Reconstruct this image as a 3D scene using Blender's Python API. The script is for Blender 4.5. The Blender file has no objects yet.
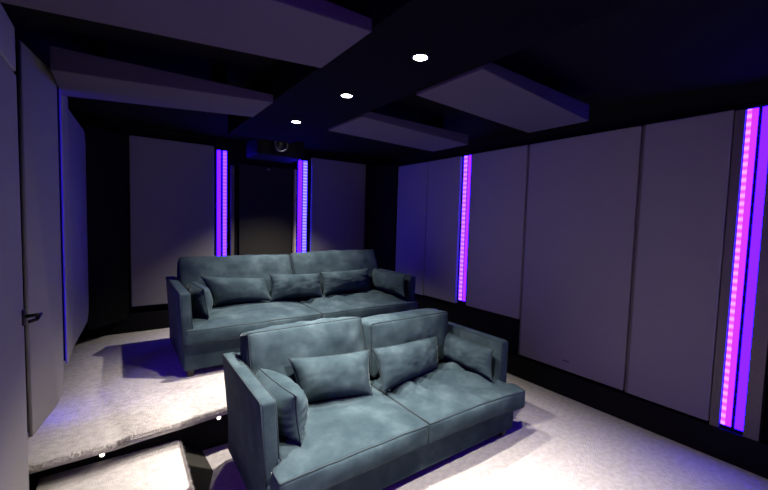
import bpy, bmesh, math, random
from mathutils import Vector, Matrix, noise
from math import radians as rad, sin, cos, pi

scene = bpy.context.scene
COL = scene.collection
random.seed(4)

# ------------------------------------------------------------------ materials
def new_mat(name):
    m = bpy.data.materials.new(name); m.use_nodes = True
    nt = m.node_tree
    return m, nt, nt.nodes['Principled BSDF']

def setin(b, **kw):
    for k, v in kw.items():
        k = k.replace('_', ' ')
        if k in b.inputs: b.inputs[k].default_value = v

def coords(nt, scale=(1, 1, 1), kind='Object'):
    tc = nt.nodes.new('ShaderNodeTexCoord'); mp = nt.nodes.new('ShaderNodeMapping')
    mp.inputs['Scale'].default_value = scale
    nt.links.new(tc.outputs[kind], mp.inputs['Vector'])
    return mp.outputs['Vector']

def noise_node(nt, vec, scale, detail=3, rough=.55):
    n = nt.nodes.new('ShaderNodeTexNoise')
    n.inputs['Scale'].default_value = scale; n.inputs['Detail'].default_value = detail
    n.inputs['Roughness'].default_value = rough
    nt.links.new(vec, n.inputs['Vector'])
    return n.outputs['Fac']

def ramp(nt, fac, stops):
    r = nt.nodes.new('ShaderNodeValToRGB')
    el = r.color_ramp.elements
    while len(el) < len(stops): el.new(.5)
    for e, (p, c) in zip(el, stops):
        e.position = p; e.color = (*c, 1)
    nt.links.new(fac, r.inputs['Fac'])
    return r.outputs['Color']

def bump(nt, b, fac, strength, dist=.01):
    n = nt.nodes.new('ShaderNodeBump')
    n.inputs['Strength'].default_value = strength; n.inputs['Distance'].default_value = dist
    nt.links.new(fac, n.inputs['Height'])
    nt.links.new(n.outputs['Normal'], b.inputs['Normal'])

def plain(name, col, rough=.6, metal=0, spec=.5):
    m, nt, b = new_mat(name)
    setin(b, Base_Color=(*col, 1), Roughness=rough, Metallic=metal, Specular_IOR_Level=spec)
    v = coords(nt); f = noise_node(nt, v, 35, 2)
    c = ramp(nt, f, [(.3, tuple(x*.9 for x in col)), (.7, tuple(min(1, x*1.1) for x in col))])
    nt.links.new(c, b.inputs['Base Color'])
    return m

def velvet():
    m, nt, b = new_mat('teal_velvet')
    v = coords(nt)
    f = noise_node(nt, v, 5, 6, .6)
    c = ramp(nt, f, [(.30, (.014, .0235, .0295)), (.50, (.0215, .0340, .0415)), (.70, (.037, .0545, .0635))])
    nt.links.new(c, b.inputs['Base Color'])
    setin(b, Roughness=.8, Specular_IOR_Level=.02, Sheen_Weight=.12, Sheen_Roughness=.24)
    b.inputs['Sheen Tint'].default_value = (.80, .92, .97, 1)
    f2 = noise_node(nt, coords(nt), 60, 5, .65)
    bump(nt, b, f2, .10, .01)
    return m

def fabric(name, c0, c1, weave=420):
    m, nt, b = new_mat(name)
    v = coords(nt)
    f = noise_node(nt, v, weave, 2, .5)
    c = ramp(nt, f, [(.3, c0), (.7, c1)])
    nt.links.new(c, b.inputs['Base Color'])
    setin(b, Roughness=.95, Specular_IOR_Level=.1)
    bump(nt, b, f, .15, .002)
    return m

def carpet():
    m, nt, b = new_mat('cream_carpet')
    v = coords(nt)
    f = noise_node(nt, v, 26, 6, .62)
    c = ramp(nt, f, [(.32, (.34, .305, .29)), (.52, (.43, .39, .37)), (.70, (.50, .46, .435))])
    nt.links.new(c, b.inputs['Base Color'])
    setin(b, Roughness=1, Specular_IOR_Level=.05, Sheen_Weight=.25)
    f2 = noise_node(nt, coords(nt), 130, 5, .7)
    bump(nt, b, f2, .9, .02)
    return m

def glow(name, col, beads=None):
    """an LED profile: plain diffuser, or with a row of brighter beads along its length (object Z)"""
    m, nt, b = new_mat(name)
    nt.nodes.remove(b)
    e = nt.nodes.new('ShaderNodeEmission')
    out = nt.nodes['Material Output']
    nt.links.new(e.outputs[0], out.inputs['Surface'])
    e.inputs['Color'].default_value = (*col, 1)
    if beads:
        tc = nt.nodes.new('ShaderNodeTexCoord'); sp = nt.nodes.new('ShaderNodeSeparateXYZ')
        nt.links.new(tc.outputs['Object'], sp.inputs[0])
        mu = nt.nodes.new('ShaderNodeMath'); mu.operation = 'MULTIPLY'
        mu.inputs[1].default_value = 2*pi/beads[0]
        nt.links.new(sp.outputs['Z'], mu.inputs[0])
        si = nt.nodes.new('ShaderNodeMath'); si.operation = 'SINE'
        nt.links.new(mu.outputs[0], si.inputs[0])
        ma = nt.nodes.new('ShaderNodeMath'); ma.operation = 'MULTIPLY_ADD'
        ma.inputs[1].default_value = .5; ma.inputs[2].default_value = .5
        nt.links.new(si.outputs[0], ma.inputs[0])
        mix = nt.nodes.new('ShaderNodeMix'); mix.data_type = 'RGBA'
        pw = nt.nodes.new('ShaderNodeMath'); pw.operation = 'POWER'; pw.inputs[1].default_value = 1.2
        nt.links.new(ma.outputs[0], pw.inputs[0]); nt.links.new(pw.outputs[0], mix.inputs['Factor'])
        mix.inputs['A'].default_value = (*col, 1); mix.inputs['B'].default_value = (*beads[1], 1)
        nt.links.new(mix.outputs['Result'], e.inputs['Color'])
    return m

M = {}
M['velvet'] = velvet()
M['piping'] = plain('teal_piping', (.010, .017, .022), .8, 0, .2)
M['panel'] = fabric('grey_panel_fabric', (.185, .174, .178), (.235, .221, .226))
M['shaded_ceil_panel'] = fabric('shaded_grey_panel_fabric', (.046, .040, .052), (.062, .055, .070))  # wall panel fabric again, dim light overhead put into a darker tone
M['black_fabric'] = fabric('black_fabric', (.004, .0036, .0038), (.007, .006, .0065))
M['dark_fabric'] = fabric('charcoal_panel_fabric', (.022, .021, .017), (.032, .030, .025))
M['black_paint'] = plain('black_paint', (.0022, .002, .0022), .9, 0, .03)
M['ceiling_paint'] = plain('matt_black_ceiling', (.006, .0054, .006), .95, 0, .02)
M['black_base'] = plain('black_satin_paint', (.0035, .003, .003), .7, 0, .12)
M['black_metal'] = plain('black_metal', (.012, .012, .013), .4, .6)
M['lens_ring'] = plain('grey_lens_ring', (.16, .16, .155), .3, .9)
M['glass'] = plain('lens_glass', (.01, .01, .015), .05, 0, .9)
M['wood'] = plain('dark_wood', (.018, .012, .009), .5)
M['brown_trim'] = plain('brown_trim', (.085, .070, .062), .5)
M['lit_cream_trim'] = plain('lit_cream_trim', (.62, .50, .42), .5)  # light caught by the frame edge is put into this pale tone
M['badge'] = plain('grey_badge', (.03, .03, .03), .5)
M['badge_light'] = plain('pale_badge', (.55, .55, .5), .5)
M['white_metal'] = plain('satin_metal', (.35, .35, .35), .35, .7)
M['carpet'] = carpet()
B = 34   # the strips' blue channel, far beyond what the camera holds
M['lamp'] = glow('lamp_white', (40, 36, 28))
M['step_lamp'] = glow('step_lamp_white', (7, 6.3, 5))
M['slim_bead'] = glow('slim_pink_bead_led', (.62, .08, .5*B), (.056, (.85, .34, .5*B)))
M['slim_magenta'] = glow('slim_magenta_led', (.55, .035, .5*B))
M['magenta'] = glow('magenta_led', (.74, .042, B))
M['magenta_bead'] = glow('pink_bead_led', (.92, .09, B), (.056, (1.3, .48, B)))
M['violet'] = glow('violet_led', (.30, .020, B))
M['rear_violet'] = glow('rear_violet_led', (.32, .022, .7*B))
M['violet_bead'] = glow('blue_bead_led', (.22, .10, .5*B), (.045, (.55, .50, .7*B)))
M['lilac_bead'] = glow('lilac_bead_led', (.40, .06, .7*B), (.045, (.60, .16, .7*B)))
M['left_magenta'] = glow('left_magenta_led', (7, .05, 36))
M['blue'] = glow('blue_led', (.02*B, .02, .9*B))

# ------------------------------------------------------------------ object helpers
def link(name, me, mat=None, parent=None, smooth=False):
    o = bpy.data.objects.new(name, me); COL.objects.link(o)
    if mat is not None: me.materials.append(mat)
    if parent is not None: o.parent = parent
    if smooth:
        me.polygons.foreach_set('use_smooth', [True]*len(me.polygons))
    return o

def obj(name, bm, mat, parent=None, smooth=False):
    bmesh.ops.recalc_face_normals(bm, faces=bm.faces)
    me = bpy.data.meshes.new(name); bm.to_mesh(me); bm.free()
    return link(name, me, mat, parent, smooth)

def tag(o, label=None, cat=None, group=None, kind=None):
    if label: o['label'] = label
    if cat: o['category'] = cat
    if group: o['group'] = group
    if kind: o['kind'] = kind
    return o

def thing(name, label, cat, loc=(0, 0, 0), group=None):
    o = bpy.data.objects.new(name, None); COL.objects.link(o)
    o.location = loc; o.empty_display_size = .1
    return tag(o, label, cat, group)

def settle(root):
    """parts were modelled in room coordinates: keep them there under a root that sits at its base"""
    bpy.context.view_layer.update()
    inv = Matrix.Translation(root.location).inverted()
    for ch in root.children:
        if not ch.get('_s'):
            ch.data.transform(inv)
            for g in ch.children: g.data.transform(inv)
    return root

def add_box(bm, lo, hi, bevel=0, seg=2):
    lo, hi = Vector(lo), Vector(hi)
    r = bmesh.ops.create_cube(bm, size=1)
    c, s = (lo+hi)/2, hi-lo
    for v in r['verts']:
        v.co = Vector((v.co.x*s.x, v.co.y*s.y, v.co.z*s.z)) + c
    if bevel:
        es = list({e for v in r['verts'] for e in v.link_edges})
        bmesh.ops.bevel(bm, geom=es, offset=bevel, segments=seg, profile=.6, affect='EDGES')

def box(lo, hi, bevel=0, seg=2):
    bm = bmesh.new(); add_box(bm, lo, hi, bevel, seg); return bm

def add_prism(bm, pts, z0, z1, bevel=0):
    lo = [bm.verts.new((x, y, z0)) for x, y in pts]; hi = [bm.verts.new((x, y, z1)) for x, y in pts]
    n = len(pts)
    fs = [bm.faces.new(lo[::-1]), bm.faces.new(hi)]
    for i in range(n): fs.append(bm.faces.new((lo[i], lo[(i+1) % n], hi[(i+1) % n], hi[i])))
    if bevel:
        es = list({e for f in fs for e in f.edges})
        bmesh.ops.bevel(bm, geom=es, offset=bevel, segments=2, profile=.6, affect='EDGES')

def add_hexa(bm, b, t, bevel=0, seg=2):
    """eight-cornered solid: four bottom points, four top points"""
    lo = [bm.verts.new(p) for p in b]; hi = [bm.verts.new(p) for p in t]
    fs = [bm.faces.new(lo[::-1]), bm.faces.new(hi)]
    for i in range(4): fs.append(bm.faces.new((lo[i], lo[(i+1) % 4], hi[(i+1) % 4], hi[i])))
    if bevel:
        es = list({e for f in fs for e in f.edges})
        bmesh.ops.bevel(bm, geom=es, offset=bevel, segments=seg, profile=.6, affect='EDGES')

def add_cyl(bm, p0, p1, r0, r1=None, n=24):
    p0, p1 = Vector(p0), Vector(p1); r1 = r0 if r1 is None else r1
    d = p1-p0
    m = Matrix.Translation((p0+p1)/2) @ d.to_track_quat('Z', 'Y').to_matrix().to_4x4()
    bmesh.ops.create_cone(bm, cap_ends=True, segments=n, radius1=r0, radius2=r1, depth=d.length, matrix=m)

def add_ring(bm, c, axis, R, r, n=32, k=8):
    c = Vector(c); q = Vector(axis).to_track_quat('Z', 'Y')
    g = []
    for i in range(n):
        a = 2*pi*i/n; row = []
        for j in range(k):
            b = 2*pi*j/k
            row.append(bm.verts.new(c + q @ Vector(((R+r*cos(b))*cos(a), (R+r*cos(b))*sin(a), r*sin(b)))))
        g.append(row)
    for i in range(n):
        for j in range(k):
            bm.faces.new((g[i][j], g[(i+1) % n][j], g[(i+1) % n][(j+1) % k], g[i][(j+1) % k]))

def add_tube(bm, pts, r, closed=True, k=6):
    n = len(pts); g = []
    for i, p in enumerate(pts):
        a = pts[(i-1) % n] if closed or i > 0 else p
        b = pts[(i+1) % n] if closed or i < n-1 else p
        t = (b-a)
        if t.length < 1e-9: t = Vector((1, 0, 0))
        q = t.to_track_quat('Z', 'Y')
        g.append([bm.verts.new(p + q @ Vector((r*cos(2*pi*j/k), r*sin(2*pi*j/k), 0))) for j in range(k)])
    for i in range(n if closed else n-1):
        A, B = g[i], g[(i+1) % n]
        # match ring orientation to avoid twists
        best = min(range(k), key=lambda s: sum((A[j].co-B[(j+s) % k].co).length for j in range(k)))
        for j in range(k):
            bm.faces.new((A[j], A[(j+1) % k], B[(j+1+best) % k], B[(j+best) % k]))
    if not closed:
        bm.faces.new(g[0][::-1]); bm.faces.new(g[-1])

def fold(p, scale, seed, ridge=False):
    n = noise.fractal(Vector((p.x*scale+seed, p.y*scale-seed, p.z*scale+2*seed)), 1., 2., 3)
    return (1-abs(n)*2.2) if ridge else n

# ------------------------------------------------------------------ upholstery
def soft_box(w, d, h, r, crown, T, n=(26, 22, 8), crease=0, crease_fn=None, seed=0, warp=None, belly=0):
    """boxed cushion (w along x, d along y, h along z, centred), rounded edges, crowned faces.
    Returns (cushion bmesh, piping bmesh)."""
    hx, hy, hz = w/2, d/2, h/2
    def F(x, y, z):
        q = Vector((max(-hx+r, min(hx-r, x)), max(-hy+r, min(hy-r, y)), max(-hz+r, min(hz-r, z))))
        e = Vector((x, y, z))-q
        if e.length > 1e-9: e = e.normalized()*r
        p = q+e
        u, v, s = x/hx, y/hy, z/hz
        cz = max(0, 1-abs(u)**2.6)*max(0, 1-abs(v)**2.6)
        p.z += crown*cz*s
        cs = (1-s*s)
        p.y += belly*cs*max(0, 1-u*u)*v**3*1.0
        p.x += belly*cs*max(0, 1-v*v)*u**3*1.0
        p += Vector((0, 0, 1))*crease*fold(p, 5, seed)*(.4+.6*cz)*s
        p += Vector((v**3*.5, v**3, 0))*crease*.6*fold(p, 7, seed+9)*cs
        if crease_fn and s > 0: p.z += crease_fn(u, v, p)*s
        if warp: p = warp(p, u, v, s)
        return T @ p
    bm = bmesh.new()
    nx, ny, nz = n
    ed = lambda H, k: [H*(2*i/k-1) for i in range(k+1)]
    def tight(H, k):   # put extra rows at the rounding
        L = [-H, -H+r*.25, -H+r*.6, -H+r] + [(-H+r)+(2*(H-r))*i/k for i in range(1, k)] + [H-r, H-r*.6, H-r*.25, H]
        return L
    X, Y, Z = tight(hx, nx), tight(hy, ny), tight(hz, nz)
    cache = {}
    def V(x, y, z):
        k = (round(x, 6), round(y, 6), round(z, 6))
        if k not in cache: cache[k] = bm.verts.new(F(x, y, z))
        return cache[k]
    def grid(A, B, f):
        for i in range(len(A)-1):
            for j in range(len(B)-1):
                vs = [V(*f(A[i], B[j])), V(*f(A[i+1], B[j])), V(*f(A[i+1], B[j+1])), V(*f(A[i], B[j+1]))]
                try: bm.faces.new(vs)
                except ValueError: pass
    for s in (-hz, hz): grid(X, Y, lambda a, b: (a, b, s))
    for s in (-hy, hy): grid(X, Z, lambda a, b: (a, s, b))
    for s in (-hx, hx): grid(Y, Z, lambda a, b: (s, a, b))
    pb = bmesh.new()
    for s in (1, -1):
        z = s*(hz-.28*r*0)
        path = [(x, -hy) for x in X[:-1]] + [(hx, y) for y in Y[:-1]] + [(x, hy) for x in X[:0:-1]] + [(-hx, y) for y in Y[:0:-1]]
        pts = [F(x, y, z) for x, y in path]
        cl = []
        for p in pts:
            if not cl or (p-cl[-1]).length > .004: cl.append(p)
        add_tube(pb, cl, .0055)
    return bm, pb

def pillow(name, label, corners, thick, seed, wrinkle=.010, gusset=0, group='velvet scatter cushions', n=30):
    """corners: bottom-left, bottom-right, top-right, top-left of the middle plane (room coordinates)"""
    BL, BR, TR, TL = map(Vector, corners)
    c = (BL+BR+TR+TL)/4
    N = ((BR-BL).cross(TL-BL)).normalized()
    U = ((BR-BL)+(TR-TL)).normalized(); W = ((TL-BL)+(TR-BR)).normalized()
    def mid(u, v):
        # u,v in -1..1 ; seams bow slightly inwards between pulled-out corners
        bu = u*(1-.07*(1-v*v)*abs(u)**3); bv = v*(1-.09*(1-u*u)*abs(v)**3)
        a, b = (bu+1)/2, (bv+1)/2
        return BL.lerp(BR, a).lerp(TL.lerp(TR, a), b)
    def prof(u, v):
        f = max(0, 1-abs(u)**2.6)**.62*max(0, 1-abs(v)**2.6)**.62
        return f
    bm = bmesh.new()
    L = [-1, -.985, -.95, -.9] + [-.9+1.8*i/n for i in range(1, n)] + [.9, .95, .985, 1]
    k = len(L)
    rows = {}
    for s in (1, -1):
        for i, u in enumerate(L):
            for j, v in enumerate(L):
                edge = i in (0, k-1) or j in (0, k-1)
                if edge and (0, i, j) in rows and not gusset:
                    rows[(s, i, j)] = rows[(0, i, j)]; continue
                p = mid(u, v)
                f = prof(u, v)
                q = c + Vector(((p-c).dot(U), (p-c).dot(W), 0))*0
                rim = max(abs(u), abs(v))
                # gathers: short pleats that run in from the seams, long soft folds across
                pl = fold(Vector((p.dot(U)*1.0, p.dot(W)*1.0, s)), 9, seed)*wrinkle*f
                ga = sin((u*9 if abs(v) > abs(u) else v*7)*2.3+seed+7*fold(p, 3, seed))*wrinkle*.34*(rim**5)*f**.4*(1-rim**14)
                h = thick/2*f + pl + ga + (gusset/2 if gusset else 0)*1
                vv = bm.verts.new(p + N*s*h)
                rows[(s, i, j)] = vv
                if edge and not gusset: rows[(0, i, j)] = vv
    for s in (1, -1):
        for i in range(k-1):
            for j in range(k-1):
                vs = [rows[(s, i, j)], rows[(s, i+1, j)], rows[(s, i+1, j+1)], rows[(s, i, j+1)]]
                try: bm.faces.new(vs if s > 0 else vs[::-1])
                except ValueError: pass
    ring = [(i, 0) for i in range(k-1)] + [(k-1, j) for j in range(k-1)] + [(i, k-1) for i in range(k-1, 0, -1)] + [(0, j) for j in range(k-1, 0, -1)]
    pb = bmesh.new()
    if gusset:
        for a, b in zip(ring, ring[1:]+ring[:1]):
            bm.faces.new((rows[(1, *a)], rows[(1, *b)], rows[(-1, *b)], rows[(-1, *a)]))
        for s in (1, -1): add_tube(pb, [rows[(s, *a)].co.copy() for a in ring], .005)
    else:
        add_tube(pb, [rows[(1, *a)].co.copy() for a in ring], .004)
    base = Vector((c.x, c.y, min(v.co.z for v in bm.verts)))
    t = thing(name, label, 'cushion', base, group)
    obj('cushion_cover', bm, M['velvet'], t, True)
    obj('piping', pb, M['piping'], t, True)
    return settle(t)

def sofa(label, z0, xl, xr, yf, yb, cols, arm_y, seat_split, backs, seat_front, crease_right):
    """xl..xr outside of the arms, yf front of base, yb back; everything in room coordinates"""
    V = M['velvet']
    t = thing('velvet_sofa', label, 'sofa', ((xl+xr)/2, (yf+yb)/2, z0))
    aw = .09
    obj('base', box((xl+.03, yf, z0+.066), (xr-.03, yb-.03, z0+.308), .018, 3), V, t, True)
    # arms: slab, upper edge level, flaring a little outwards at the top and leaning back at the rear
    for x0, x1, s in ((xl, xl+aw, -1), (xr-aw, xr, 1)):
        bm = bmesh.new()
        i = .035*s
        b = [(x0-i, arm_y-.02, z0+.085), (x1-i, arm_y-.02, z0+.085), (x1-i, yb-.09, z0+.085), (x0-i, yb-.09, z0+.085)]
        u = [(x0, arm_y, z0+.75), (x1, arm_y, z0+.75), (x1, yb+.02, z0+.75), (x0, yb+.02, z0+.75)]
        add_hexa(bm, b, u, .02, 3)
        a = obj('arm', bm, V, t, True)
        pb = bmesh.new()
        e = .006
        for xx in (x0+e, x1-e):
            add_tube(pb, [Vector((xx-i*.97, arm_y-.016, z0+.13)), Vector((xx, arm_y+.005, z0+.733)), Vector((xx, arm_y+.02, z0+.746)), Vector((xx, yb, z0+.746))], .005, False)
        obj('piping', pb, M['piping'], a, True)
    bm = bmesh.new()
    add_hexa(bm, [(xl+.06, yb-.20, z0+.12), (xr-.06, yb-.20, z0+.12), (xr-.06, yb-.06, z0+.12), (xl+.06, yb-.06, z0+.12)],
             [(xl+.06, yb-.10, z0+.74), (xr-.06, yb-.10, z0+.74), (xr-.06, yb+.02, z0+.74), (xl+.06, yb+.02, z0+.74)], .02, 3)
    obj('back_panel', bm, V, t, True)
    for x in (xl+.09, xr-.10):
        for y in (yf+.06, yb-.13):
            bm = bmesh.new()
            add_hexa(bm, [(x-.022, y-.022, z0), (x+.022, y-.022, z0), (x+.022, y+.022, z0), (x-.022, y+.022, z0)],
                     [(x-.032, y-.032, z0+.09), (x+.032, y-.032, z0+.09), (x+.032, y+.032, z0+.09), (x-.032, y+.032, z0+.09)], .004, 1)
            l = obj('leg', bm, M['wood'], t)
            l['label'] = 'short tapered dark wooden leg'
    # seat cushions (T-shaped: they run in front of the arms)
    for side, (a, b) in ((-1, (xl+aw+.008, seat_split-.004)), (1, (seat_split+.004, xr-aw-.008))):
        w, d, h = b-a, (yb-.22)-seat_front, .138
        cx, cy, cz = (a+b)/2, seat_front+d/2, z0+.305+h/2+.004
        def warp(p, u, v, s, side=side, cy=cy, d=d):
            k = max(0, min(1, (arm_y-.045-(p.y+cy))/.05)); k = k*k*(3-2*k)
            e = max(0, u*side)
            p.x += side*(aw-.022)*k*e**6
            # droop at the front edge towards the outer corner
            p.z -= .02*max(0, -v)**3*(1-s)/2*0
            p.z -= cols['droop'][0 if side < 0 else 1]*max(0, -v)**2.5*e**1.5
            return p
        cf = None
        if side > 0 and crease_right:
            def cf(u, v, p, A=crease_right):
                dx, dy = u+.85, v-.95
                ang = math.atan2(dy, dx); rr = math.hypot(dx, dy)
                g = fold(Vector((ang*4.2, rr*.45, 0)), 1.5, 3.3)
                env = max(0, 1-abs(u)**4)*max(0, 1-abs(v)**6)
                q = fold(Vector((p.x*1.4+p.y*.6, p.y*.8, 0)), 4, 7.7)
                return A*env*(g*1.1+q*.5)
        bm, pb = soft_box(w, d, h, .022, .042, Matrix.Translation((cx, cy, cz)), (40, 40, 5), -.0+.010, cf, seed=2+side+z0*10, warp=warp, belly=.022)
        s_ = obj('seat_cushion', bm, V, t, True)
        obj('piping', pb, M['piping'], s_, True)
    # back cushions
    for k, (a, b, zt, ybot, ytop, th, rollz) in enumerate(backs):
        w = b-a; zb = z0+.47
        lean = math.atan2(ytop-ybot, zt-zb); hgt = (zt-zb)/cos(lean)
        # local: x along width, y = height, z = thickness (front = +z)
        up = Vector((0, sin(lean), cos(lean))); fr = Vector((0, -cos(lean), sin(lean)))
        R = Matrix(((1, up.x, fr.x), (0, up.y, fr.y), (0, up.z, fr.z))).to_4x4()
        R = R @ Matrix.Rotation(rollz, 4, 'Z')
        c = Vector(((a+b)/2, (ybot+ytop)/2+.5*th, (zb+zt)/2))
        def warp(p, u, v, s):
            p.z += -.012*(v+1)*.5
            return p
        bm, pb = soft_box(w, hgt, th, .024, .058, Matrix.Translation(c) @ R, (34, 22, 5), .020, None, seed=5*k+z0*7+1, warp=warp, belly=.022)
        s_ = obj('back_cushion', bm, V, t, True)
        obj('piping', pb, M['piping'], s_, True)
    return settle(t)

# ------------------------------------------------------------------ the room
XL, XR, YF, YB = -.50, 3.71, -2.3, 5.45
ZC, ZP = 2.76, .28
def struct(name, bm, m):
    return tag(obj(name, bm, m), kind='structure')
T = .12
struct('floor', box((XL-T, YF-T, -.1), (XR+T, YB+T, 0)), M['carpet'])
struct('ceiling', box((XL-T, YF-T, ZC), (XR+T, YB+T, ZC+.1)), M['ceiling_paint'])
struct('wall_left', box((XL-T, YF-T, 0), (XL, YB+T, ZC)), M['black_fabric'])
struct('wall_right', box((XR, YF-T, 0), (XR+T, YB+T, ZC)), M['black_fabric'])
struct('wall_back', box((XL, YB, 0), (XR, YB+T, ZC)), M['black_fabric'])
struct('wall_front', box((XL, YF-T, 0), (XR, YF, ZC)), M['black_fabric'])
struct('trim_1', box((.89, YF, 2.515), (1.54, 3.95, ZC), .004), M['black_paint'])          # soffit that carries the downlights
struct('baseboard_right', box((3.637, YF, 0), (XR, 2.80, .235), .006), M['black_base'])
struct('baseboard_back', box((XL, 5.37, ZP), (XR, YB, .50), .006), M['black_base'])

# raised rear floor with its riser
def fringe(bm, pts, n, out, h=.034):
    """short carpet tufts scattered along a polyline edge"""
    for _ in range(n):
        k = random.randrange(len(pts)-1)
        a, b = Vector(pts[k]), Vector(pts[k+1]); p = a.lerp(b, random.random())
        p += Vector((0, random.uniform(-.004, .03) if out else 0, random.uniform(-.022, -.002)))
        d = Vector((random.uniform(-.6, .6), random.uniform(-1, .35), random.uniform(.1, 1.2))).normalized()*random.uniform(.4, 1)*h
        w = Vector((random.uniform(-1, 1), random.uniform(-.3, .3), 0)).normalized()*.0017
        v = [bm.verts.new(p-w), bm.verts.new(p+w), bm.verts.new(p+d)]
        bm.faces.new(v)

YP = 2.79
EDGE = [(XL, 2.728), (-.02, 2.742), (.045, 2.772), (.335, 2.785), (.40, 2.80), (.65, 2.842), (1.2, 2.85), (XR, 2.85)]
pl = thing('raised_floor', 'raised cream carpeted rear floor behind a black riser', 'platform', ((XL+XR)/2, 4.1, 0))
bm = box((XL, YP+.09, .002), (XR, YB, ZP-.03)); obj('riser', bm, M['black_base'], pl)
bm = bmesh.new(); add_prism(bm, EDGE + [(XR, YB), (XL, YB)], ZP-.03, ZP, .010); obj('carpet', bm, M['carpet'], pl, True)
bm = bmesh.new(); fringe(bm, [(x, y+.004, ZP) for x, y in EDGE[:7]], 9000, True)
for x in (.40, .405, .41): fringe(bm, [(x-.004, 2.80, ZP+.004), (x+.004, 2.80, ZP+.004)], 30, True, .04)
f = obj('carpet_pile', bm, M['carpet'], pl); f['kind'] = 'stuff'
settle(pl)

st = thing('step', 'low cream carpeted step in front of the raised floor beside the door', 'step', (-.05, 2.55, 0))
bm = bmesh.new()
add_prism(bm, [(-.398, 2.25), (.30, 2.27), (.325, 2.30), (.33, YP+.088), (-.398, YP+.088)], .10, .14, .012)
obj('carpet', bm, M['carpet'], st, True)
bm = bmesh.new()
add_hexa(bm, [(-.398, 2.29, .002), (.40, 2.30, .002), (.50, 2.60, .002), (-.398, 2.60, .002)],
         [(-.398, 2.27, .101), (.32, 2.29, .101), (.325, 2.60, .101), (-.398, 2.60, .101)])
add_hexa(bm, [(-.398, 2.60, .002), (.50, 2.60, .002), (.48, YP+.088, .002), (-.398, YP+.088, .002)],
         [(-.398, 2.60, .101), (.325, 2.60, .101), (.33, YP+.088, .101), (-.398, YP+.088, .101)])
o = obj('skirt', bm, M['dark_fabric'], st); o['label'] = 'sloping side of the step, sofa shadow in its dark colour'  # carpeted side; charcoal stands in for the front sofa's shadow
bm = bmesh.new(); fringe(bm, [(-.39, 2.256, .14), (.30, 2.274, .14), (.325, 2.30, .14), (.33, 2.83, .14)], 4200, False)
f = obj('carpet_pile', bm, M['carpet'], st); f['kind'] = 'stuff'
settle(st)

# ------------------------------------------------------------------ wall panels
def panel(name, label, p0, p1, z0, z1, th, mat, badge=None, group='fabric acoustic wall panels', back=.0705, rb=0, edge=0):
    """panel whose front face runs p0 -> p1 (plan, front on the left-hand side of travel), th thick"""
    a, b = Vector((*p0, 0)), Vector((*p1, 0)); d = (b-a).normalized(); nrm = Vector((d.y, -d.x, 0))  # backwards from front
    c = (a+b)/2
    t = thing(name, label, 'wall panel', (c.x, c.y, z0), group)
    bm = bmesh.new()
    B = [a, b, b+nrm*th, a+nrm*th]
    if rb:      # the end named first has its corners rounded off
        rl, rh = rb; Lg = (b-a).length
        out = [(Lg, z0), (Lg, z1)] + [(rh-rh*sin(k*pi/16), z1-rh+rh*cos(k*pi/16)) for k in range(9)] + [(rl-rl*cos(k*pi/16), z0+rl-rl*sin(k*pi/16)) for k in range(9)]
        f = [bm.verts.new(a+d*u+Vector((0, 0, z))) for u, z in out]; g = [bm.verts.new(a+d*u+nrm*th+Vector((0, 0, z))) for u, z in out]
        n = len(out); F0 = bm.faces.new(f); bm.faces.new(g[::-1])
        for k in range(n): bm.faces.new((f[k], f[(k+1) % n], g[(k+1) % n], g[k]))
        bmesh.ops.bevel(bm, geom=list(F0.edges), offset=.008, segments=2, profile=.6, affect='EDGES')
    else:
        add_hexa(bm, [(p.x, p.y, z0) for p in B], [(p.x, p.y, z1) for p in B], .010, 3)
    obj('fabric_cover', bm, mat, t, True)
    bm = bmesh.new()
    B = [a+d*.02+nrm*th*.9, b-d*.02+nrm*th*.9, b-d*.02+nrm*back, a+d*.02+nrm*back]
    add_hexa(bm, [(p.x, p.y, z0+.02) for p in B], [(p.x, p.y, z1-.02) for p in B])
    obj('backing_board', bm, M['black_base'], t)
    if edge:
        bm = bmesh.new()
        B = [b+d*.001+nrm*.012, b+d*edge+nrm*.012, b+d*edge+nrm*back, b+d*.001+nrm*back]
        add_hexa(bm, [(p.x, p.y, z0-.004) for p in B], [(p.x, p.y, z1) for p in B], .002, 1)
        o = obj('edge_trim', bm, M['brown_trim'], t); o['label'] = 'brown edge strip'
    if badge:
        f, z, w, m = badge
        p = a.lerp(b, f)
        bm = bmesh.new()
        q = [p-d*w-nrm*.002, p+d*w-nrm*.002, p+d*w+nrm*.003, p-d*w+nrm*.003]
        add_hexa(bm, [(v.x, v.y, z-.006) for v in q], [(v.x, v.y, z+.006) for v in q])
        o = obj('badge', bm, m, t); o['label'] = 'tiny maker plate'
    return settle(t)

RX = 3.638; ZT = 2.58
panel('acoustic_panel', 'grey fabric wall panel nearest the viewer, left of the large magenta light strip', (RX, .805), (RX, 1.366), .255, ZT, .066, M['panel'], edge=.022)
panel('acoustic_panel', 'widest grey fabric wall panel on the right wall, with a tiny badge at its foot', (RX, 1.396), (RX, 2.452), .262, ZT, .066, M['panel'], (.50, .362, .032, M['badge']), edge=.022)
panel('acoustic_panel', 'grey wall panel just right of the slim magenta light strip, above the front sofa', (RX, 2.482), (RX, 3.27), .655, ZT, .066, M['panel'])
panel('acoustic_panel', 'narrow grey fabric wall panel just left of the slim magenta light strip', (RX, 3.455), (RX, 4.085), .645, ZT, .066, M['panel'])
panel('acoustic_panel', 'narrow grey fabric wall panel beside the black corner panel at the right rear', (RX, 4.095), (RX, 4.79), .635, ZT, .066, M['panel'])
panel('corner_panel', 'tall black fabric panel across the right rear corner', (RX, 4.82), (3.43, 5.39), .45, 2.62, .05, M['black_fabric'], None, 'black corner panels')
BY = 5.38
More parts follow.
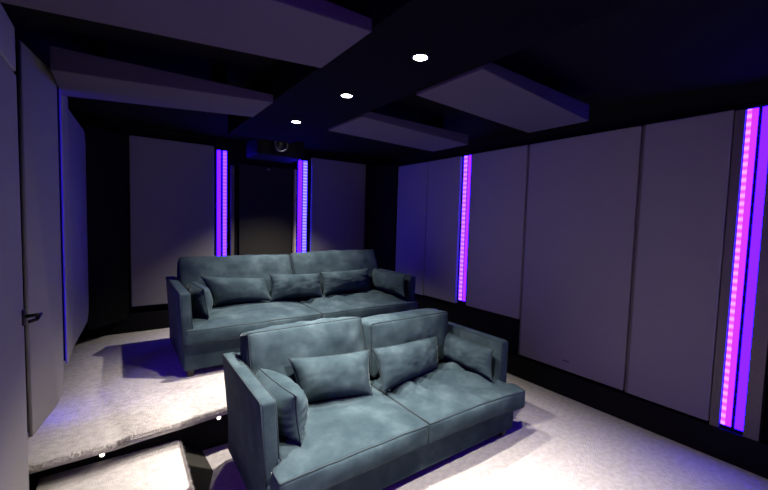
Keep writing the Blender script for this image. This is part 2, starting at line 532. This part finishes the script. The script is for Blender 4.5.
panel('acoustic_panel', 'grey fabric panel on the rear wall right of the blue-white light strip', (3.41, BY), (2.435, BY), .58, 2.65, .060, M['panel'], back=.069)
panel('rear_panel', 'dark charcoal centre panel on the rear wall below the projector', (2.13, 5.40), (1.37, 5.40), .52, 2.44, .045, M['dark_fabric'], (.47, 2.40, .016, M['badge_light']), back=.0485)
panel('acoustic_panel', 'grey rear-wall panel left of the lilac light strip', (1.045, BY), (.12, BY), .59, 2.63, .060, M['panel'], back=.069)
panel('corner_panel', 'tall black fabric panel across the left rear corner', (.10, 5.39), (-.275, 5.03), .45, 2.62, .05, M['black_fabric'], None, 'black corner panels')
LX = -.30
panel('acoustic_panel', 'narrow grey panel at the far end of the left wall beside black corner panel', (-.262, 4.98), (-.31, 3.96), .59, 2.53, .10, M['panel'], back=.185, rb=(.16, .12))
panel('acoustic_panel', 'narrow grey panel on the left wall just beyond the blue-lit gap', (-.308, 3.92), (-.308, 3.50), .60, 2.60, .016, M['panel'], back=.191)
panel('acoustic_panel', 'angled grey panel on the left wall between the door and the blue-lit gap', (-.312, 3.27), (-.398, 2.735), .46, 2.585, .018, M['panel'], back=.09, rb=(.14, .02))
panel('acoustic_panel', 'short grey panel above the door on the left wall', (-.40, 2.615), (-.40, 1.60), 2.385, 2.60, .09, M['panel'], back=.099)

# door on the left wall (its lever stands off the far edge)
d = tag(obj('door_1', box((-.498, 1.60, .15), (-.40, 2.615, 2.37), .008, 3), M['panel'], None, True), kind='structure')
bm = bmesh.new()
add_box(bm, (-.402, 2.556, 1.125), (-.392, 2.600, 1.205), .004)
add_cyl(bm, (-.394, 2.59, 1.165), (-.335, 2.59, 1.168), .0095)
add_cyl(bm, (-.335, 2.60, 1.168), (-.335, 2.48, 1.168), .0095, .0085)
add_cyl(bm, (-.335, 2.48, 1.168), (-.365, 2.475, 1.160), .0085)
h = obj('door_handle', bm, M['black_metal'], d, True); h['label'] = 'black lever handle'

# ------------------------------------------------------------------ ceiling panels (wedges, thicker towards the walls)
def ceiling_panel(label, near, far, xw, xc, zw):
    """near/far: (y at wall end, y at soffit end); xw wall end, xc soffit end"""
    t = thing('ceiling_panel', label, 'ceiling panel', ((xw+xc)/2, (near[0]+far[0])/2, 2.5), 'grey wedge panels under the ceiling')
    bm = bmesh.new()
    b = [(xw, near[0], 2.5), (xc, near[1], 2.5), (xc, far[1], 2.5), (xw, far[0], 2.5)]
    u = [(xw, near[0], zw), (xc, near[1], 2.555), (xc, far[1], 2.555), (xw, far[0], zw)]
    add_hexa(bm, b, u, .006, 2)
    obj('fabric_cover', bm, M['shaded_ceil_panel'], t)
    bm = bmesh.new()
    xm0, xm1 = xw+(xc-xw)*.2, xw+(xc-xw)*.8
    ym = (near[0]+far[0])/2
    for x in (xm0, xm1): add_box(bm, (x-.02, ym-.16, 2.54), (x+.02, ym+.16, ZC))
    obj('mounting_batten', bm, M['black_paint'], t)
    return settle(t)
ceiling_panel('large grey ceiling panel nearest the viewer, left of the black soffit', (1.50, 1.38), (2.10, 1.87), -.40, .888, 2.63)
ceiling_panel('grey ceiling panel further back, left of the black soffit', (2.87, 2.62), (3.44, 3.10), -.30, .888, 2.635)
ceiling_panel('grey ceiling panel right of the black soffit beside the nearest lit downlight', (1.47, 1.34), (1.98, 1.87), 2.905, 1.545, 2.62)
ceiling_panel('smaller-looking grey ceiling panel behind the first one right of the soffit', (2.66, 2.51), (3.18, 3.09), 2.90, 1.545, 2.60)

# ------------------------------------------------------------------ LED strips
def led(label, origin, tang, inward, z0, z1, bars, chan, trims=(), depth=.05):
    """bars: (t0, t1, material, name, standoff) along tang; chan: (t0, t1)"""
    o = Vector((*origin, 0)); tg = Vector((*tang, 0)); n = Vector((*inward, 0))
    def slab(t0, t1, d0, d1, za, zb, bev=0):
        bm = bmesh.new()
        q = [o+tg*t0+n*d0, o+tg*t1+n*d0, o+tg*t1+n*d1, o+tg*t0+n*d1]
        add_hexa(bm, [(p.x, p.y, za) for p in q], [(p.x, p.y, zb) for p in q], bev)
        return bm
    mid = (chan[0]+chan[1])/2
    b = o+tg*mid
    t = thing('led_light_strip', label, 'light strip', (b.x, b.y, z0), 'vertical LED light strips')
    obj('channel', slab(chan[0], chan[1], -depth, -.012, z0-.02, z1+.02), M['black_base'], t)
    for t0, t1, m, nm, so in bars:
        x = obj(nm, slab(t0, t1, -.013, so, z0, z1, .003), M[m], t)
    for t0, t1 in trims:
        x = obj('edge_trim', slab(t0, t1, -.012, .014, z0-.03, z1, .002), M['brown_trim'], t); x['label'] = 'brown vertical edge trim'
    return settle(t)
# right wall: travel along -Y (left to right in view), inward is -X
led('tall bright pink-magenta light strip at the right edge of the view', (RX+.02, 0), (0, -1), (-1, 0), .265, 2.57,
    [(-.740, -.715, 'magenta_bead', 'beaded_tape', 0), (-.715, -.682, 'magenta', 'diffuser', 0), (-.662, -.615, 'violet', 'diffuser', 0)],
    (-.80, -.52), [(-.80, -.745), (-.612, -.53)])
led('slim magenta light strip on the right wall between grey panels above the front sofa', (RX+.02, 0), (0, -1), (-1, 0), .70, 2.575,
    [(-3.415, -3.365, 'slim_bead', 'beaded_tape', 0), (-3.345, -3.305, 'slim_magenta', 'diffuser', 0)], (-3.45, -3.275))
led('blue-white light strip on the rear wall right of the charcoal centre panel', (0, BY+.02), (1, 0), (0, -1), .60, 2.585,
    [(2.225, 2.285, 'rear_violet', 'diffuser', 0), (2.305, 2.365, 'violet_bead', 'beaded_tape', 0)], (2.20, 2.425))
led('lilac light strip on the rear wall left of the charcoal centre panel', (0, BY+.02), (1, 0), (0, -1), .60, 2.585,
    [(1.085, 1.13, 'rear_violet', 'diffuser', 0), (1.16, 1.205, 'lilac_bead', 'beaded_tape', 0)], (1.055, 1.22))
led('blue light strip hidden in the gap of the left wall panels', (-.44, 0), (0, 1), (1, 0), .36, 2.56,
    [(3.29, 3.335, 'blue', 'diffuser', 0)], (3.28, 3.43), (), .055)

led('light strip on the left wall before the door, beyond the left edge of view', (XL+.055, 0), (0, 1), (1, 0), .265, 2.57,
    [(.655, .70, 'left_magenta', 'diffuser', 0), (.715, .76, 'left_magenta', 'diffuser', 0)], (.60, .80), (), .054)

# slim trims beside the centre panel
struct('trim_2', box((2.165, 5.37, .55), (2.185, YB, 2.44), .003), M['lit_cream_trim'])
struct('trim_3', box((1.255, 5.38, .55), (1.30, YB, 2.40), .003), M['brown_trim'])

# ------------------------------------------------------------------ downlights, step lights, projector
def downlight(y, label, X=1.225, Z=2.5):
    t = thing('downlight', label, 'ceiling light', (X, y, Z), 'round downlights in the ceiling')
    bm = bmesh.new(); add_ring(bm, (X, y, Z+.013), (0, 0, 1), .040, .006); obj('bezel', bm, M['black_metal'], t, True)
    bm = bmesh.new(); add_cyl(bm, (X, y, Z+.0145), (X, y, Z+.010), .034); obj('lamp_lens', bm, M['lamp'], t)
    settle(t)
    l = bpy.data.lights.new('downlight_beam', 'SPOT'); l.energy = SPOT; l.spot_size = rad(98); l.spot_blend = 1
    l.shadow_soft_size = .022; l.color = (1, .93, .84)
    lo = bpy.data.objects.new('downlight_beam', l); COL.objects.link(lo); lo.location = (0, 0, .003); lo.parent = t
SPOT = 650
for y, lab in ((3.04, 'farthest and smallest of the lit downlights in the black soffit, in front of the projector'),
               (2.19, 'middle one of the three lit downlights in the black soffit'),
               (1.46, 'nearest and brightest-looking downlight in the black soffit'),
               (.70, 'downlight in the soffit just above the top edge of the view'),
):
    downlight(y, lab)

downlight(4.30, 'downlight in the ceiling behind the soffit, above the rear sofa', 1.70, ZC-.015)

for x, z, lab in ((-.10, .176, 'small step light in the black riser behind the low step'),
                  (.591, .220, 'small step light in the black riser beside the front sofa')):
    y = YP+.09
    t = thing('step_light', lab, 'light', (x, y-.004, z-.02), 'riser step lights')
    bm = bmesh.new(); add_ring(bm, (x, y-.003, z), (0, 1, 0), .015, .003, 24, 6); obj('bezel', bm, M['white_metal'], t, True)
    bm = bmesh.new(); add_cyl(bm, (x, y-.006, z), (x, y+.004, z), .012); obj('lamp_lens', bm, M['step_lamp'], t, True)
    settle(t)

pj = thing('projector', 'black video projector under the ceiling above the charcoal rear panel', 'projector', (1.72, 4.9, 2.50))
bm = bmesh.new(); add_box(bm, (1.38, 4.62, 2.475), (1.98, 5.12, 2.70), .03, 3); obj('body', bm, M['black_base'], pj, True)
bm = bmesh.new(); add_cyl(bm, (1.645, 4.64, 2.605), (1.645, 4.55, 2.605), .075, .085); obj('lens_barrel', bm, M['black_metal'], pj, True)
bm = bmesh.new(); add_ring(bm, (1.645, 4.548, 2.605), (0, 1, 0), .078, .009); obj('lens_ring', bm, M['lens_ring'], pj, True)
bm = bmesh.new(); bmesh.ops.create_uvsphere(bm, u_segments=24, v_segments=12, radius=.07, matrix=Matrix.Translation((1.645, 4.575, 2.605)) @ Matrix.Diagonal((1, .35, 1, 1)))
obj('lens_glass', bm, M['glass'], pj, True)
bm = bmesh.new(); add_box(bm, (1.60, 4.80, 2.69), (1.76, 4.96, ZC)); obj('ceiling_bracket', bm, M['black_metal'], pj)
settle(pj)

# ------------------------------------------------------------------ sofas
sofa('smaller teal velvet sofa in front, on the lower carpet', 0, .58, 2.62, 1.765, 2.72, {'droop': (.01, .03)}, 1.87, 1.575,
     [(.69, 1.585, .915, 2.38, 2.50, .20, .0), (1.60, 2.45, .895, 2.36, 2.39, .25, .0)], 1.665, .052)
sofa('larger teal velvet sofa behind, on the raised floor by the rear wall', ZP, .42, 3.07, 3.58, 4.72, {'droop': (.0, .01)}, 3.60, 1.73,
     [(.525, 1.75, ZP+.945, 4.22, 4.50, .18, .0), (1.76, 3.0, ZP+.985, 4.22, 4.44, .18, .02)], 3.50, .045)

pillow('scatter_cushion', 'plain velvet lumbar cushion leaning on the left back of the front sofa',
       [(.944, 2.22, .505), (1.451, 2.13, .48), (1.509, 2.27, .751), (.92, 2.36, .768)], .21, 1.3)
pillow('scatter_cushion', 'gathered velvet lumbar cushion leaning on the right back of the front sofa',
       [(1.534, 2.12, .480), (2.20, 2.25, .475), (2.276, 2.36, .72), (1.501, 2.22, .773)], .20, 4.1, .014)
pillow('scatter_cushion', 'rumpled velvet cushion leaning against the left arm of the front sofa',
       [(.80, 2.44, .485), (.80, 1.85, .475), (.775, 1.87, .745), (.745, 2.46, .715)], .25, 7.7, .022)
pillow('scatter_cushion', 'creased velvet cushion leaning against the right arm of the front sofa',
       [(2.40, 1.85, .475), (2.40, 2.44, .48), (2.45, 2.50, .715), (2.45, 1.89, .70)], .21, 9.2, .016)
pillow('scatter_cushion', 'boxed velvet cushion against the left arm of the rear sofa',
       [(.67, 4.42, .775), (.68, 3.72, .765), (.645, 3.78, 1.025), (.61, 4.48, 1.02)], .20, 12.1, .012)
pillow('scatter_cushion', 'wide velvet lumbar cushion at the left of the rear sofa',
       [(.80, 4.14, .785), (1.411, 4.12, .78), (1.361, 4.24, 1.021), (.69, 4.24, 1.085)], .21, 14.7)
pillow('scatter_cushion', 'velvet lumbar cushion over the gap between the back cushions of the rear sofa',
       [(1.39, 4.12, .78), (2.02, 4.10, .78), (2.044, 4.22, 1.042), (1.413, 4.24, 1.064)], .20, 17.9, .014)
pillow('scatter_cushion', 'gathered velvet lumbar cushion at the right back of the rear sofa',
       [(2.04, 4.12, .78), (2.761, 4.16, .785), (2.783, 4.26, 1.064), (2.037, 4.22, 1.055)], .20, 20.4, .016)
pillow('scatter_cushion', 'velvet cushion against the right arm of the rear sofa',
       [(2.87, 3.57, .785), (2.87, 4.30, .785), (2.92, 4.40, 1.05), (2.92, 3.63, 1.045)], .16, 23.8, .012)

# ------------------------------------------------------------------ world, camera
w = bpy.data.worlds.new('dark_room'); scene.world = w; w.use_nodes = True
w.node_tree.nodes['Background'].inputs['Color'].default_value = (0, 0, 0, 1)

yaw, pitch, roll = rad(35.4), rad(3.55), .0285
F = Vector((sin(yaw)*cos(pitch), cos(yaw)*cos(pitch), -sin(pitch)))
R = Vector((cos(yaw), -sin(yaw), 0)); U = R.cross(F)
R2 = cos(roll)*R+sin(roll)*U; U2 = -sin(roll)*R+cos(roll)*U
cd = bpy.data.cameras.new('camera'); co = bpy.data.objects.new('camera', cd); COL.objects.link(co)
cd.sensor_width = 36; cd.lens = 375/768*36; cd.clip_start = .02
co.matrix_world = Matrix(((R2.x, U2.x, -F.x, 0), (R2.y, U2.y, -F.y, 0), (R2.z, U2.z, -F.z, 1.7), (0, 0, 0, 1)))
scene.camera = co

vs = scene.view_settings
scene.display_settings.display_device = 'sRGB'
vs.view_transform = 'Standard'; vs.look = 'None'; vs.gamma = 1; vs.use_curve_mapping = False
vs.exposure = 0
scene.cycles.use_denoising = True
scene.cycles.max_bounces = 8; scene.cycles.diffuse_bounces = 5
scene.cycles.sample_clamp_indirect = 4
